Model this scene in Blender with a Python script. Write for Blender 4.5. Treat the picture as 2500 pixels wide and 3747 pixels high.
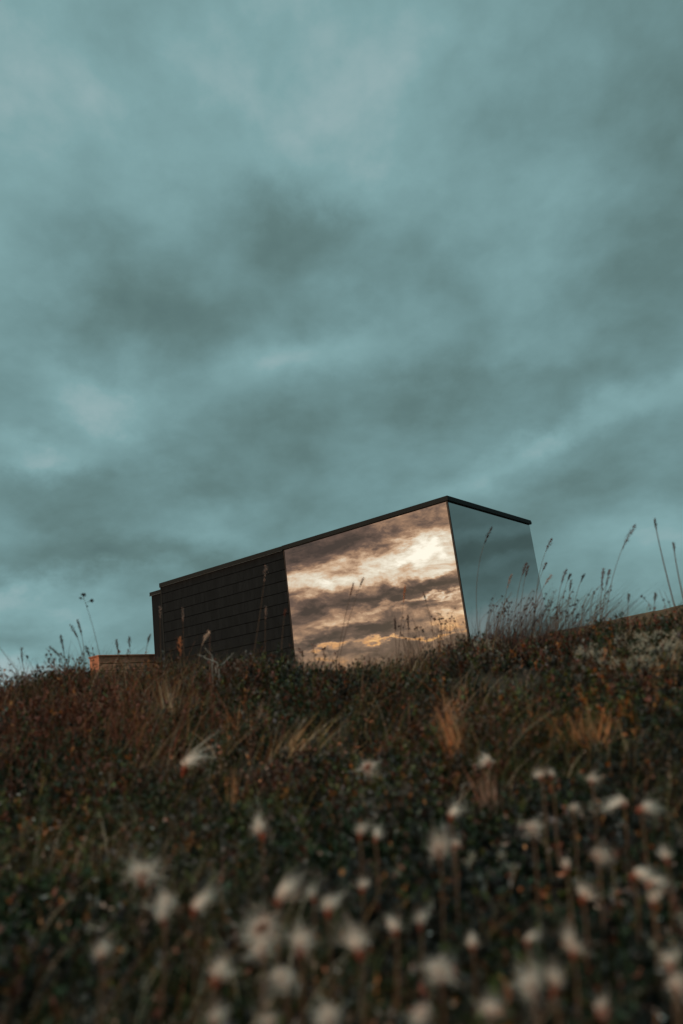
import bpy, math, random
import numpy as np
from mathutils import Vector, Matrix

for o in list(bpy.data.objects): bpy.data.objects.remove(o, do_unlink=True)
S = bpy.context.scene
COL = S.collection
rng = np.random.default_rng(7)
random.seed(7)
R = math.radians

# ------------------------------------------------------------------ camera
PW, PH, FPX = 2500, 3747, 2754.4
PITCH, ROLL = R(14.902), R(-7.088)
_x = Vector((1, 0, 0)); _u = Vector((0, -math.sin(PITCH), math.cos(PITCH)))
FW = Vector((0, math.cos(PITCH), math.sin(PITCH)))
RX = math.cos(ROLL) * _x + math.sin(ROLL) * _u
UP = -math.sin(ROLL) * _x + math.cos(ROLL) * _u
cd = bpy.data.cameras.new('camera'); cam = bpy.data.objects.new('camera', cd); COL.objects.link(cam)
m = Matrix.Identity(4)
for i in range(3):
    m[i][0] = RX[i]; m[i][1] = UP[i]; m[i][2] = -FW[i]
cam.matrix_world = m
cd.sensor_fit = 'VERTICAL'; cd.sensor_height = 36; cd.sensor_width = 24
cd.lens = FPX / PH * 36
cd.clip_start = 0.05; cd.clip_end = 5000
cd.dof.use_dof = True; cd.dof.focus_distance = 13.5; cd.dof.aperture_fstop = 2.3
S.camera = cam
S.view_settings.view_transform = 'Standard'; S.view_settings.look = 'None'
S.view_settings.exposure = 0; S.view_settings.gamma = 1

def ray(px, py):
    px, py = float(px), float(py)
    d = (px - PW / 2) / FPX * RX - (py - PH / 2) / FPX * UP + FW
    return d.normalized()
def azel(px, py):
    d = ray(px, py)
    return math.degrees(math.atan2(d.x, d.y)), math.degrees(math.asin(d.z))

TH = R(-53.81)                                   # the facade runs along D1; D2 runs along the end wall
D1 = Vector((math.sin(TH), math.cos(TH), 0)); D2 = Vector((math.cos(TH), -math.sin(TH), 0))
def mirrored(px, py):                            # sky direction seen in the long mirror
    d = ray(px, py); d = d - 2 * d.dot(D2) * D2
    return math.degrees(math.atan2(d.x, d.y)), math.degrees(math.asin(d.z))

# ------------------------------------------------------------------ sky
SUN_AZ, SUN_EL = R(-128), R(9)
wd = bpy.data.worlds.new('World'); S.world = wd; wd.use_nodes = True
T = wd.node_tree; T.nodes.clear()
def N(t, **k):
    n = T.nodes.new(t)
    for a, b in k.items(): setattr(n, a, b)
    return n
def L(a, b): T.links.new(a, b)
def sock(v, inp):
    if isinstance(v, (int, float)): inp.default_value = v
    else: L(v, inp)
def M(op, a, b=None, c=None, clamp=False):
    n = N('ShaderNodeMath', operation=op, use_clamp=clamp)
    for i, v in enumerate((a, b, c)):
        if v is not None: sock(v, n.inputs[i])
    return n.outputs[0]
def MR(v, a, b, c, d, smooth=True):
    n = N('ShaderNodeMapRange', interpolation_type='SMOOTHSTEP' if smooth else 'LINEAR')
    sock(v, n.inputs[0])
    for i, q in enumerate((a, b, c, d)): n.inputs[i + 1].default_value = q
    return n.outputs[0]
def NOISE(vec, scale, detail, rough=.5, dist=0, col=False):
    n = N('ShaderNodeTexNoise'); L(vec, n.inputs['Vector'])
    n.inputs['Scale'].default_value = scale; n.inputs['Detail'].default_value = detail
    n.inputs['Roughness'].default_value = rough; n.inputs['Distortion'].default_value = dist
    return n.outputs['Color' if col else 'Fac']
def COMB(a, b, c=0.0):
    n = N('ShaderNodeCombineXYZ')
    for i, v in enumerate((a, b, c)): sock(v, n.inputs[i])
    return n.outputs[0]
def VM(op, a, b):
    n = N('ShaderNodeVectorMath', operation=op)
    for i, v in enumerate((a, b)):
        if isinstance(v, tuple): n.inputs[i].default_value = v
        else: L(v, n.inputs[i])
    return n.outputs[0]
def RAMP(f, stops):
    n = N('ShaderNodeValToRGB'); e = n.color_ramp.elements
    while len(e) < len(stops): e.new(0.5)
    for k, (p, c) in zip(e, stops): k.position = p; k.color = (*c, 1)
    L(f, n.inputs[0]); return n.outputs[0]
def MIXC(f, a, b, mode='MIX'):
    n = N('ShaderNodeMix', data_type='RGBA', blend_type=mode)
    sock(f, n.inputs[0])
    for v, i in ((a, 6), (b, 7)):
        if isinstance(v, tuple): n.inputs[i].default_value = (*v, 1)
        else: L(v, n.inputs[i])
    return n.outputs[2]
def srgb(r, g, b):
    return tuple(((c / 255 + .055) / 1.055) ** 2.4 if c > 10 else c / 255 / 12.92 for c in (r, g, b))

tc = N('ShaderNodeTexCoord'); sp = N('ShaderNodeSeparateXYZ'); L(tc.outputs['Generated'], sp.inputs[0])
X, Y, Z = sp.outputs
el = M('DEGREES', M('ARCSINE', Z)); az = M('DEGREES', M('ARCTAN2', X, Y))
zz = M('ADD', M('MAXIMUM', Z, 0.0), 0.42)
deck = COMB(M('DIVIDE', X, zz), M('DIVIDE', Y, zz))               # the cloud deck as a level layer overhead
AE = COMB(az, el)

def blobs(acc, vec, items):
    for (a, e, wa, we, rot, amp) in items:
        mp = N('ShaderNodeMapping', vector_type='TEXTURE'); L(vec, mp.inputs[0])
        mp.inputs[1].default_value = (a, e, 0); mp.inputs[2].default_value = (0, 0, R(rot)); mp.inputs[3].default_value = (wa, we, 1)
        g = N('ShaderNodeTexGradient', gradient_type='SPHERICAL'); L(mp.outputs[0], g.inputs[0])
        acc = M('ADD', acc, MR(g.outputs['Fac'], 0, 1, 0, amp))
    return acc

# overcast deck (the whole sky but the sunset side)
warp = VM('MULTIPLY', VM('SUBTRACT', NOISE(COMB(M('MULTIPLY', az, .075), M('MULTIPLY', el, .10)), 1.0, 6, .58, col=True), (.5, .5, .5)), (15, 10, 0))
AEw = VM('ADD', AE, warp)
n1 = NOISE(deck, 2.0, 5, .5, .2)
n2 = NOISE(deck, 7.0, 7, .56, .1)
n3 = NOISE(COMB(M('MULTIPLY', az, .10), M('MULTIPLY', el, .15)), 1.0, 7, .55, .1)
f = M('ADD', M('MULTIPLY', n1, .80), M('MULTIPLY', n2, .36))
f = M('ADD', f, M('MULTIPLY', n3, .55))
f = M('ADD', f, -.385)
f = M('ADD', f, MR(el, 4, 42, -.05, .18, False))
front = [  # px, py, half width, half height, tilt, strength
    (430, 1490, 210, 110, 15, .26), (300, 1420, 200, 90, 0, .16), (110, 1660, 260, 70, 5, .30), (60, 930, 330, 260, 0, .16), (300, 280, 420, 300, 0, .14),
    (1200, 740, 260, 90, -15, .16), (1280, 1260, 330, 95, 10, .18), (1010, 1350, 200, 110, 20, .14), (2040, 1570, 360, 70, 22, .26), (2000, 840, 330, 210, 0, .16),
    (1930, 1640, 130, 60, 15, .18), (2480, 1350, 200, 60, 10, .12), (1300, 250, 500, 280, 0, .10), (1900, 1260, 330, 80, 10, .12), (90, 2215, 330, 75, 3, .34), (330, 2130, 300, 40, 4, .14), (480, 2250, 260, 40, 4, .12),
    (110, 2470, 420, 90, 0, .55), (350, 2320, 420, 60, 3, .14), (700, 2000, 420, 60, 5, .12), (1750, 1750, 300, 60, 5, .12), (2300, 2000, 300, 200, 0, .12),
    (850, 1000, 620, 230, 10, -.22), (500, 1160, 400, 140, 10, -.14), (1250, 880, 420, 150, 0, -.12), (2380, 900, 330, 230, 0, -.20), (560, 1780, 700, 100, 6, -.20), (120, 1900, 420, 120, 0, -.16),
    (350, 2080, 600, 70, 4, -.24), (1750, 1400, 700, 130, 6, -.18), (2420, 120, 480, 420, 0, -.22), (1250, 1600, 500, 110, 6, -.08), (2300, 1750, 420, 110, 10, -.14), (900, 1600, 300, 90, 0, -.08)]
items = []
for px, py, w, h, t, s in front:
    a, e = azel(px, py); items.append((a, e, w * 1.5 / 48 / math.cos(R(e)), h * 1.5 / 48, t - 7, s * (.85 if s > 0 else 1.0)))
items += [(61, 11.6, 9, 1.2, 8, .22), (60, 8.6, 8, .9, 5, .14), (62, 14.0, 13, 2.0, 4, -.06), (63, 10.0, 12, 1.1, 4, -.08), (62, 4.8, 14, 3.2, 0, .5)]
f = blobs(f, AEw, items)
teal = RAMP(f, [(0.0, srgb(80, 102, 103)), (.30, srgb(100, 126, 127)), (.52, srgb(117, 148, 152)), (.72, srgb(132, 166, 171)), (1.0, srgb(170, 188, 193))])
# the sunset side, low in the west
warp2 = VM('MULTIPLY', VM('SUBTRACT', NOISE(COMB(M('MULTIPLY', az, .45), M('MULTIPLY', el, .95)), 1.0, 6, .62, col=True), (.5, .5, .5)), (7.0, 2.5, 0))
AEs = VM('ADD', AE, warp2)
s1 = NOISE(COMB(M('MULTIPLY', az, .24), M('MULTIPLY', el, .62)), 1.0, 8, .62, .6)
s2 = NOISE(COMB(M('MULTIPLY', az, .9), M('MULTIPLY', el, 1.9)), 1.0, 7, .62, .6)
g = M('ADD', M('MULTIPLY', M('SUBTRACT', s1, .5), 1.25), M('MULTIPLY', M('SUBTRACT', s2, .5), .55))
g = M('ADD', g, MR(el, 4.2, 7.5, .30, .40))
west = [  # in the mirror: px, py, half width, half height, tilt, strength
    (1560, 2030, 330, 80, 3, .50), (1330, 2060, 300, 45, 3, .30), (1100, 2130, 180, 40, 0, .26), (1600, 1985, 170, 60, 0, .22), (1480, 2110, 280, 25, 2, .25), (1200, 2150, 200, 30, 8, .15),
    (1150, 2040, 380, 75, 0, -.34), (1350, 1960, 350, 50, 0, -.22), (1250, 2098, 75, 28, 0, -.34), (1490, 2072, 60, 14, 0, -.22), (1590, 2000, 80, 14, 0, -.25),
    (1300, 2200, 330, 42, -3, -.34), (1600, 2150, 240, 24, 0, -.50), (1640, 2110, 150, 22, 0, -.38), (1560, 2215, 200, 30, 0, -.30), (1560, 2190, 260, 10, 0, .42), (1420, 2225, 130, 14, 0, .30),
    (1395, 2290, 120, 40, 0, -.38), (1680, 2235, 120, 42, -8, .60), (1650, 2290, 110, 20, -12, .35), (1190, 2330, 260, 34, 2, -.36), (1260, 2285, 120, 14, 0, .22),
    (1200, 2095, 280, 50, 0, .18), (1190, 2367, 200, 10, 0, .42), (1085, 2340, 60, 22, 0, .45), (1560, 2333, 230, 10, -3, .52), (1400, 2350, 80, 10, 0, .3), (1120, 2240, 200, 40, 0, -.10)]
items = []
for px, py, w, h, t, s in west:
    a, e = mirrored(px, py); items.append((a, e, w * 1.2 / 46, h * 1.45 / 46, -t, s * .9))
g = blobs(g, AEs, items)
warm_hi = RAMP(g, [(0.0, srgb(74, 60, 56)), (.25, srgb(118, 92, 82)), (.45, srgb(180, 138, 112)), (.62, srgb(232, 190, 158)), (.8, srgb(255, 236, 216)), (1.0, (1.35, 1.2, 1.05))])
warm_lo = RAMP(g, [(0.0, srgb(78, 66, 62)), (.25, srgb(122, 98, 88)), (.48, srgb(176, 138, 114)), (.66, srgb(238, 170, 112)), (.8, (1.1, .62, .25)), (1.0, (1.5, .95, .45))])
warm = MIXC(MR(el, 4.5, 7.5, 0, 1), warm_lo, warm_hi)
da = M('ABSOLUTE', M('SUBTRACT', az, -114.0))
wf = M('MULTIPLY', MR(da, 22, 62, 1, 0), MR(el, 13, 34, 1, 0))
skycol = MIXC(wf, teal, warm)
zen = MR(el, 54, 76, 0.0, 1.0)                                     # added warm brightening of the sky above the view, to light the foreground
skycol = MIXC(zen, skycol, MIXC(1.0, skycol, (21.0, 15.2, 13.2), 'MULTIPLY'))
gl = M('MULTIPLY', MR(M('ABSOLUTE', M('SUBTRACT', az, 64.0)), 16, 40, .50, 0), MR(el, 16, 30, 1, 0))   # heavier cloud in the north-east
gl = M('SUBTRACT', 1.0, gl)
skycol = MIXC(1.0, skycol, COMB(M('MULTIPLY', gl, .96), gl, M('MULTIPLY', gl, .97)), 'MULTIPLY')
below = MR(el, -6, -1, 1, 0)
skycol = MIXC(below, skycol, srgb(70, 70, 66))
nish = N('ShaderNodeTexSky', sky_type='NISHITA', sun_disc=False, sun_elevation=SUN_EL, sun_rotation=SUN_AZ)
b1 = N('ShaderNodeBackground'); L(nish.outputs[0], b1.inputs[0]); b1.inputs[1].default_value = .06
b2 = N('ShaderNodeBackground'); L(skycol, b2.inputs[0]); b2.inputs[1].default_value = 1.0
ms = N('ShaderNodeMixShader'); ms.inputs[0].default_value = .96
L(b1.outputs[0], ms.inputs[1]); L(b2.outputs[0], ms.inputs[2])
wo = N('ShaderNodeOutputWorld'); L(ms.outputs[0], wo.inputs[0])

sl = bpy.data.lights.new('sun', 'SUN'); sl.energy = 1.45; sl.angle = R(12); sl.color = (1, .62, .38)
so = bpy.data.objects.new('sun', sl); COL.objects.link(so)
sdir = Vector((math.sin(SUN_AZ) * math.cos(SUN_EL), math.cos(SUN_AZ) * math.cos(SUN_EL), math.sin(SUN_EL)))
so.rotation_euler = (-sdir).to_track_quat('-Z', 'Y').to_euler(); so.location = sdir * 60

# ------------------------------------------------------------------ helpers
def tag(o, label=None, cat=None, group=None, kind=None):
    if label: o['label'] = label
    if cat: o['category'] = cat
    if group: o['group'] = group
    if kind: o['kind'] = kind
    return o
def empty(name, loc, label, cat, group=None):
    o = bpy.data.objects.new(name, None); COL.objects.link(o); o.location = loc; o.empty_display_size = .05
    return tag(o, label, cat, group)
def link_mesh(name, me, mat, parent=None, world=False):
    o = bpy.data.objects.new(name, me); COL.objects.link(o)
    if mat and not me.materials: me.materials.append(mat)
    if parent:
        o.parent = parent
        if world: o.matrix_parent_inverse = Matrix.Translation(-parent.location)
    return o
def np_mesh(name, V, F, tint=None, smooth=False):
    """V (n,3); F (m,k) with one k for all faces; tint (n,3) point colours"""
    V = np.asarray(V, np.float32); F = np.asarray(F, np.int32)
    me = bpy.data.meshes.new(name); k = F.shape[1]
    me.vertices.add(len(V)); me.vertices.foreach_set('co', V.ravel())
    me.loops.add(F.size); me.loops.foreach_set('vertex_index', F.ravel())
    me.polygons.add(len(F)); me.polygons.foreach_set('loop_start', np.arange(0, F.size, k, dtype=np.int32))
    me.polygons.foreach_set('use_smooth', np.full(len(F), bool(smooth)))
    me.update(calc_edges=True)
    if tint is not None:
        at = me.color_attributes.new('tint', 'FLOAT_COLOR', 'POINT')
        at.data.foreach_set('color', np.c_[tint, np.ones(len(tint))].astype(np.float32).ravel())
    return me
class MB:
    def __init__(s): s.v = []; s.f = []; s.t = []
    def box(s, o, a, b, c, tint=(1, 1, 1)):                      # corner o, edge vectors a, b, c
        n = len(s.v)
        for k in range(8):
            s.v.append(o + (a if k & 1 else Vector()) + (b if k & 2 else Vector()) + (c if k & 4 else Vector())); s.t.append(tint)
        for q in ((0, 1, 3, 2), (4, 6, 7, 5), (0, 4, 5, 1), (2, 3, 7, 6), (0, 2, 6, 4), (1, 5, 7, 3)):
            s.f.append([n + i for i in q])
    def tube(s, pts, rad, k=5, tint=(1, 1, 1)):
        n = len(s.v)
        for i, p in enumerate(pts):
            t = (pts[min(i + 1, len(pts) - 1)] - pts[max(i - 1, 0)]).normalized()
            a = t.orthogonal().normalized(); b = t.cross(a)
            a = (Vector((0, 1, .13)) - t * t.dot(Vector((0, 1, .13)))).normalized(); b = t.cross(a)
            for j in range(k):
                q = 2 * math.pi * j / k
                s.v.append(p + rad[i] * (math.cos(q) * a + math.sin(q) * b)); s.t.append(tint)
        for i in range(len(pts) - 1):
            for j in range(k):
                s.f.append([n + i * k + j, n + i * k + (j + 1) % k, n + (i + 1) * k + (j + 1) % k, n + (i + 1) * k + j])
    def leaf(s, p, d, side, ln, w, tint=(1, 1, 1), bow=.12):
        n = len(s.v); nn = d.cross(side)
        s.v += [p, p + d * ln * .45 + side * w * .5 + nn * ln * bow, p + d * ln, p + d * ln * .45 - side * w * .5 + nn * ln * bow]
        s.t += [tint] * 4; s.f.append([n, n + 1, n + 2, n + 3])
    def build(s, name, mat, parent=None, world=False, smooth=False, bevel=0):
        me = np_mesh(name, np.array([tuple(v) for v in s.v]), np.array(s.f), np.array(s.t), smooth)
        o = link_mesh(name, me, mat, parent, world)
        if bevel:
            b = o.modifiers.new('bevel', 'BEVEL'); b.width = bevel; b.segments = 2; b.limit_method = 'ANGLE'
        return o

def material(name, col=(.5, .5, .5), rough=.6, spec=.3, metal=0, tint=False, noise=None, transl=0, bump=None):
    mt = bpy.data.materials.new(name); mt.use_nodes = True; t = mt.node_tree; p = t.nodes['Principled BSDF']
    p.inputs['Roughness'].default_value = rough; p.inputs['Metallic'].default_value = metal
    p.inputs['Specular IOR Level'].default_value = spec; p.inputs['Base Color'].default_value = (*col, 1)
    out = None
    if tint:
        a = t.nodes.new('ShaderNodeAttribute'); a.attribute_name = 'tint'; out = a.outputs['Color']
        if col != (1, 1, 1):
            mx = t.nodes.new('ShaderNodeMix'); mx.data_type = 'RGBA'; mx.blend_type = 'MULTIPLY'; mx.inputs[0].default_value = 1
            t.links.new(out, mx.inputs[6]); mx.inputs[7].default_value = (*col, 1); out = mx.outputs[2]
    if noise:                                                    # (scale, detail, low, high, stretch)
        sc, de, lo, hi, st = noise
        c = t.nodes.new('ShaderNodeTexCoord'); mp = t.nodes.new('ShaderNodeMapping'); mp.inputs[3].default_value = st
        n = t.nodes.new('ShaderNodeTexNoise'); n.inputs['Scale'].default_value = sc; n.inputs['Detail'].default_value = de; n.inputs['Roughness'].default_value = .65
        t.links.new(c.outputs['Object'], mp.inputs[0]); t.links.new(mp.outputs[0], n.inputs['Vector'])
        r = t.nodes.new('ShaderNodeMapRange'); r.inputs[1].default_value = .3; r.inputs[2].default_value = .7; r.inputs[3].default_value = lo; r.inputs[4].default_value = hi
        t.links.new(n.outputs['Fac'], r.inputs[0])
        mx = t.nodes.new('ShaderNodeMix'); mx.data_type = 'RGBA'; mx.blend_type = 'MULTIPLY'; mx.inputs[0].default_value = 1
        if out: t.links.new(out, mx.inputs[6])
        else: mx.inputs[6].default_value = (*col, 1)
        cc = t.nodes.new('ShaderNodeCombineColor')
        for i in range(3): t.links.new(r.outputs[0], cc.inputs[i])
        t.links.new(cc.outputs[0], mx.inputs[7]); out = mx.outputs[2]
        if bump:
            b = t.nodes.new('ShaderNodeBump'); b.inputs['Strength'].default_value = bump[0]; b.inputs['Distance'].default_value = bump[1]
            t.links.new(n.outputs['Fac'], b.inputs['Height']); t.links.new(b.outputs[0], p.inputs['Normal'])
    if out: t.links.new(out, p.inputs['Base Color'])
    if transl:
        tr = t.nodes.new('ShaderNodeBsdfTranslucent'); ms = t.nodes.new('ShaderNodeMixShader'); ms.inputs[0].default_value = transl
        if out: t.links.new(out, tr.inputs[0])
        else: tr.inputs[0].default_value = (*col, 1)
        o = t.nodes['Material Output']
        t.links.new(p.outputs[0], ms.inputs[1]); t.links.new(tr.outputs[0], ms.inputs[2]); t.links.new(ms.outputs[0], o.inputs[0])
    return mt

MAT = dict(
    soil=material('peat_soil', (.020, .014, .010), .95, .1, noise=(9, 6, .5, 1.6, (1, 1, 1)), bump=(.8, .03)),
    bank=material('peat_bank', (.060, .034, .020), .95, .1, noise=(5, 9, .45, 1.8, (1, 1, 3)), bump=(.9, .05)),
    siding=material('charcoal_cladding', (.0135, .0165, .0190), .85, .06, tint=True, noise=(14, 5, .85, 1.15, (1, 1, .25)), bump=(.12, .003)),
    backing=material('cladding_gap', (.012, .012, .012), .9, .1),
    trim=material('dark_sheet_metal', (.017, .020, .021), .7, .12, noise=(3, 4, .85, 1.15, (1, 1, 1))),
    drip=material('metal_drip_edge', (.12, .13, .135), .6, .2),
    mirror=material('mirror_glass', (.80, .81, .80), .0, .5, metal=1.0),
    edge=material('black_edge_strip', (.012, .011, .011), .5, .3),
    plank=material('weathered_red_plank', (.80, .33, .21), .8, .2, tint=True, noise=(5, 8, .6, 1.3, (1, 1, 9)), bump=(.3, .005)),
    leaf=material('heath_leaves', (1, 1, 1), .6, .2, tint=True, transl=.18),
    blade=material('grass_blades', (1, 1, 1), .65, .2, tint=True, transl=.3),
    lichen=material('reindeer_lichen', (1, 1, 1), .9, .1, tint=True, transl=.15),
    fluff=material('white_fluff', (.88, .79, .73), .9, .1, tint=True, transl=.4),
    calyx=material('rusty_calyx', (.26, .075, .045), .8, .2, noise=(60, 3, .7, 1.3, (1, 1, 1))),
    stalk=material('plant_stalk', (.12, .075, .05), .7, .2, noise=(40, 3, .8, 1.2, (1, 1, 1))),
    head=material('dry_panicle', (1, 1, 1), .8, .2, tint=True, transl=.3),
    twig=material('bleached_twig', (.42, .42, .40), .8, .2, noise=(40, 3, .7, 1.2, (1, 1, 1))),
    redleaf=material('red_sprig_leaves', (1, 1, 1), .55, .3, tint=True, transl=.3),
)

# ------------------------------------------------------------------ terrain
def vnoise(x, y, seed=0):
    x = np.asarray(x, float); y = np.asarray(y, float)
    xi = np.floor(x).astype(np.int64); yi = np.floor(y).astype(np.int64)
    fx = x - xi; fy = y - yi; fx = fx * fx * (3 - 2 * fx); fy = fy * fy * (3 - 2 * fy)
    def h(a, b):
        n = (a * 374761393 + b * 668265263 + seed * 974711) & 0x7fffffff
        n = ((n ^ (n >> 13)) * 1274126177) & 0x7fffffff
        return ((n ^ (n >> 16)) & 0xffff) / 65535.0
    return (h(xi, yi) * (1 - fx) + h(xi + 1, yi) * fx) * (1 - fy) + (h(xi, yi + 1) * (1 - fx) + h(xi + 1, yi + 1) * fx) * fy
def fbm(x, y, s, o=4, seed=0):
    t = 0; a = .5
    for i in range(o): t = t + a * (vnoise(x * s, y * s, seed + i) - .5); a *= .5; s *= 2.03
    return t
AZK = np.array([-60, -34, -25.4, -19, -12.4, -8, -4.5, -.4, 2.4, 5, 7.9, 10, 13.8, 18, 23, 30, 60])
ELK = np.array([3.0, 3.2, 3.9, 4.85, 4.05, 3.75, 3.2, 2.8, 2.45, 2.95, 3.7, 3.6, 3.1, 2.9, 2.9, 3.2, 3.0])
RC = 3.6
def ground(x, y):
    x = np.asarray(x, float); y = np.asarray(y, float)
    r = np.hypot(x, y); a = np.degrees(np.arctan2(x, y))
    zc = RC * np.tan(np.radians(np.interp(a, AZK, ELK))) - .085
    base = np.interp(r, [0, .8, 1.2, 1.7, 2.3, 3.0], [-.47, -.385, -.30, -.215, -.07, .055])
    k = np.clip((r - 2.3) / (RC - 2.3), 0, 1); k = k * k * (3 - 2 * k)
    near = base * (1 - k) + zc * k
    far = np.interp(r, [RC, 6, 10, 30, 60, 300, 3000], [0, .05, .22, .30, .0, -6, -60])
    z = near + far + np.where(r > RC, 0, 0)
    k2 = np.clip((r - RC) / 6, 0, 1)
    z = z * (1 - k2) + (far + .18) * k2
    back = np.clip((np.abs(a) - 60) / 40, 0, 1)
    z = z * (1 - back) + (np.interp(r, [0, 2, 20, 60, 300, 3000], [-.47, -.5, -1.0, -3, -9, -60])) * back
    z = z + .075 * fbm(x, y, 2.2, 3, 3) * np.clip(r, 0, 1) * np.clip(6 / (r + 1e-6), 0, 1) + .05 * fbm(x, y, 7, 2, 9) * np.clip(4 / (r + 1e-6), 0, 1)
    return z
def g1(x, y): return float(ground(x, y))
def on_ground(px, py, h=0.0):
    d = ray(px, py); t = .5
    while t < 7:
        p = d * t
        if p.z <= g1(p.x, p.y) + h: return p
        t += .01
    return d * 3.6
NG = 420
u = np.linspace(-1, 1, NG); gl = np.sinh(u * 8.6) / np.sinh(8.6) * 2500
gx, gy = np.meshgrid(gl, gl); gy = gy + 1.6
V = np.c_[gx.ravel(), gy.ravel(), ground(gx.ravel(), gy.ravel())]
ii = np.arange(NG * NG).reshape(NG, NG)
F = np.c_[ii[:-1, :-1].ravel(), ii[:-1, 1:].ravel(), ii[1:, 1:].ravel(), ii[1:, :-1].ravel()]
tag(link_mesh('ground', np_mesh('ground', V, F, smooth=True), MAT['soil']), kind='structure')

# far bank rising on the right, behind the cabin
def bank():
    na, nr = 260, 60
    A = np.linspace(9.5, 62, na); V = []
    for j in range(nr):
        s = j / (nr - 1); r = 9.0 + 14 * s
        for a in A:
            x = r * math.sin(R(a)); y = r * math.cos(R(a)); V.append((x, y, s))
    V = np.array(V); x, y, s = V.T; a = np.degrees(np.arctan2(x, y)); r = np.hypot(x, y)
    top = 13.0 * np.tan(np.radians(np.interp(a, [9.5, 13.9, 17, 20, 23.2, 32, 62], [2.2, 3.88, 4.02, 4.22, 4.40, 4.6, 4.6])))
    up = np.clip((r - 9.2) / 3.8, 0, 1); step = np.where(up < .45, up * 1.1, .495 + np.clip((up - .45) / .25, 0, 1) * .15 + np.clip((up - .7) / .3, 0, 1) * .355)
    z = .0 + (top - .0) * step - np.clip((r - 13.4) / 9, 0, 1) * 1.2
    z = z + .10 * fbm(x, y, 1.6, 4, 21) * (up < 1) + .030 * fbm(x, y, 6, 3, 5)
    I = np.arange(na * nr).reshape(nr, na)
    F = np.c_[I[:-1, :-1].ravel(), I[:-1, 1:].ravel(), I[1:, 1:].ravel(), I[1:, :-1].ravel()]
    return np_mesh('hillside', np.c_[x, y, z], F, smooth=True)
tag(link_mesh('hillside', bank(), MAT['bank']), kind='structure')

# ------------------------------------------------------------------ cabin
CZ = Vector((0, 0, 1)); C0 = Vector((1.94580726, 13.35903567, 0))
BZ, TOP = .20, 3.605
cab = empty('mirror_cabin', C0 + CZ * BZ, 'dark clad cabin with one long mirrored wall holding the sunset clouds', 'cabin')
def P(a, b, z): return C0 + D1 * a + D2 * b + CZ * z             # a along the long front, b into the depth
q = MB()
q.box(P(.035, .035, BZ), D1 * 8.06, D2 * 3.545, CZ * (3.53 - BZ)); q.build('wall', MAT['backing'], cab, True)
q = MB(); q.box(P(.020, -.004, BZ), D1 * 4.022, D2 * .03, CZ * (3.512 - BZ)); q.build('mirror_panel', MAT['mirror'], cab, True)['label'] = 'long mirrored wall reflecting warm sunset clouds'
q = MB(); q.box(P(-.004, .022, BZ), D1 * .03, D2 * 3.592, CZ * (3.512 - BZ)); q.build('mirror_panel', MAT['mirror'], cab, True)['label'] = 'end mirrored wall reflecting the dim teal sky'
q = MB(); q.box(P(-.012, -.012, BZ), D1 * .031, D2 * .033, CZ * (3.514 - BZ)); q.build('corner_strip', MAT['edge'], cab, True)
q = MB(); q.box(P(4.043, -.010, BZ), D1 * .026, D2 * .03, CZ * (3.505 - BZ)); q.build('corner_strip', MAT['edge'], cab, True)
# cladding: rows of narrow slates
q = MB(); ROW = .2348; z1 = 3.505; k = 0; zb = 3.332
while zb > BZ - .1:
    ztop = z1 if k == 0 else zb + ROW - .012
    a = 4.072 - (.035 if k % 2 else .0) 
    while a < 8.10:
        w = .098 + random.uniform(-.006, .006); a0 = max(a, 4.072); a1 = min(a + w - .0015, 8.10)
        if a1 > a0 + .01:
            v = random.uniform(.88, 1.14); dd = random.uniform(0, .002)
            o = P(a0, -.018 - dd, max(zb, BZ)); q.box(o, D1 * (a1 - a0), D2 * .03, CZ * (ztop - max(zb, BZ)) + D2 * .003, (v * 1.02, v * .99, v * .98))
        a += w
    zb -= ROW; k += 1
q.build('cladding', MAT['siding'], cab, True)
q = MB(); q.box(P(8.095, -.026, BZ), D1 * .04, D2 * .06, CZ * (3.50 - BZ)); q.build('corner_board', MAT['trim'], cab, True)
# fascia and roof
q = MB(); q.box(P(-.045, -.045, 3.515), D1 * 4.11, D2 * .05, CZ * (TOP - 3.515)); q.build('fascia', MAT['trim'], cab, True, bevel=.004)
q = MB(); q.box(P(4.068, -.040, 3.507), D1 * 4.085, D2 * .05, CZ * (TOP - 3.511)); q.build('fascia', MAT['trim'], cab, True, bevel=.004)
q = MB(); q.box(P(-.045, .007, 3.515), D1 * .05, D2 * 3.64, CZ * (TOP - 3.515)); q.build('fascia', MAT['trim'], cab, True, bevel=.004)
q = MB(); q.box(P(4.068, -.046, 3.497), D1 * 4.09, D2 * .03, CZ * .005); q.build('drip_edge', MAT['drip'], cab, True)
q = MB(); q.box(P(.007, .007, 3.535), D1 * 8.13, D2 * 3.62, CZ * .055); q.build('roof', MAT['trim'], cab, True)
q = MB(); q.box(P(-.047, 3.60, 3.56), D1 * .06, D2 * .075, CZ * .014); q.box(P(-.047, 3.60, 3.53), D1 * .06, D2 * .065, CZ * .012); q.build('roof_flashing', MAT['trim'], cab, True)
# lower set-back annexe at the far end
an = MB(); an.box(P(8.137, .02, BZ), D1 * .40, D2 * 2.9, CZ * (3.36 - BZ)); an.build('annexe_wall', MAT['siding'], cab, True)
an = MB(); an.box(P(8.137, -.012, 3.368), D1 * .435, D2 * 2.95, CZ * .085); an.build('annexe_fascia', MAT['trim'], cab, True, bevel=.004)
an = MB(); an.box(P(8.139, -.018, 3.360), D1 * .437, D2 * .03, CZ * .007); an.build('drip_edge', MAT['drip'], cab, True)

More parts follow.
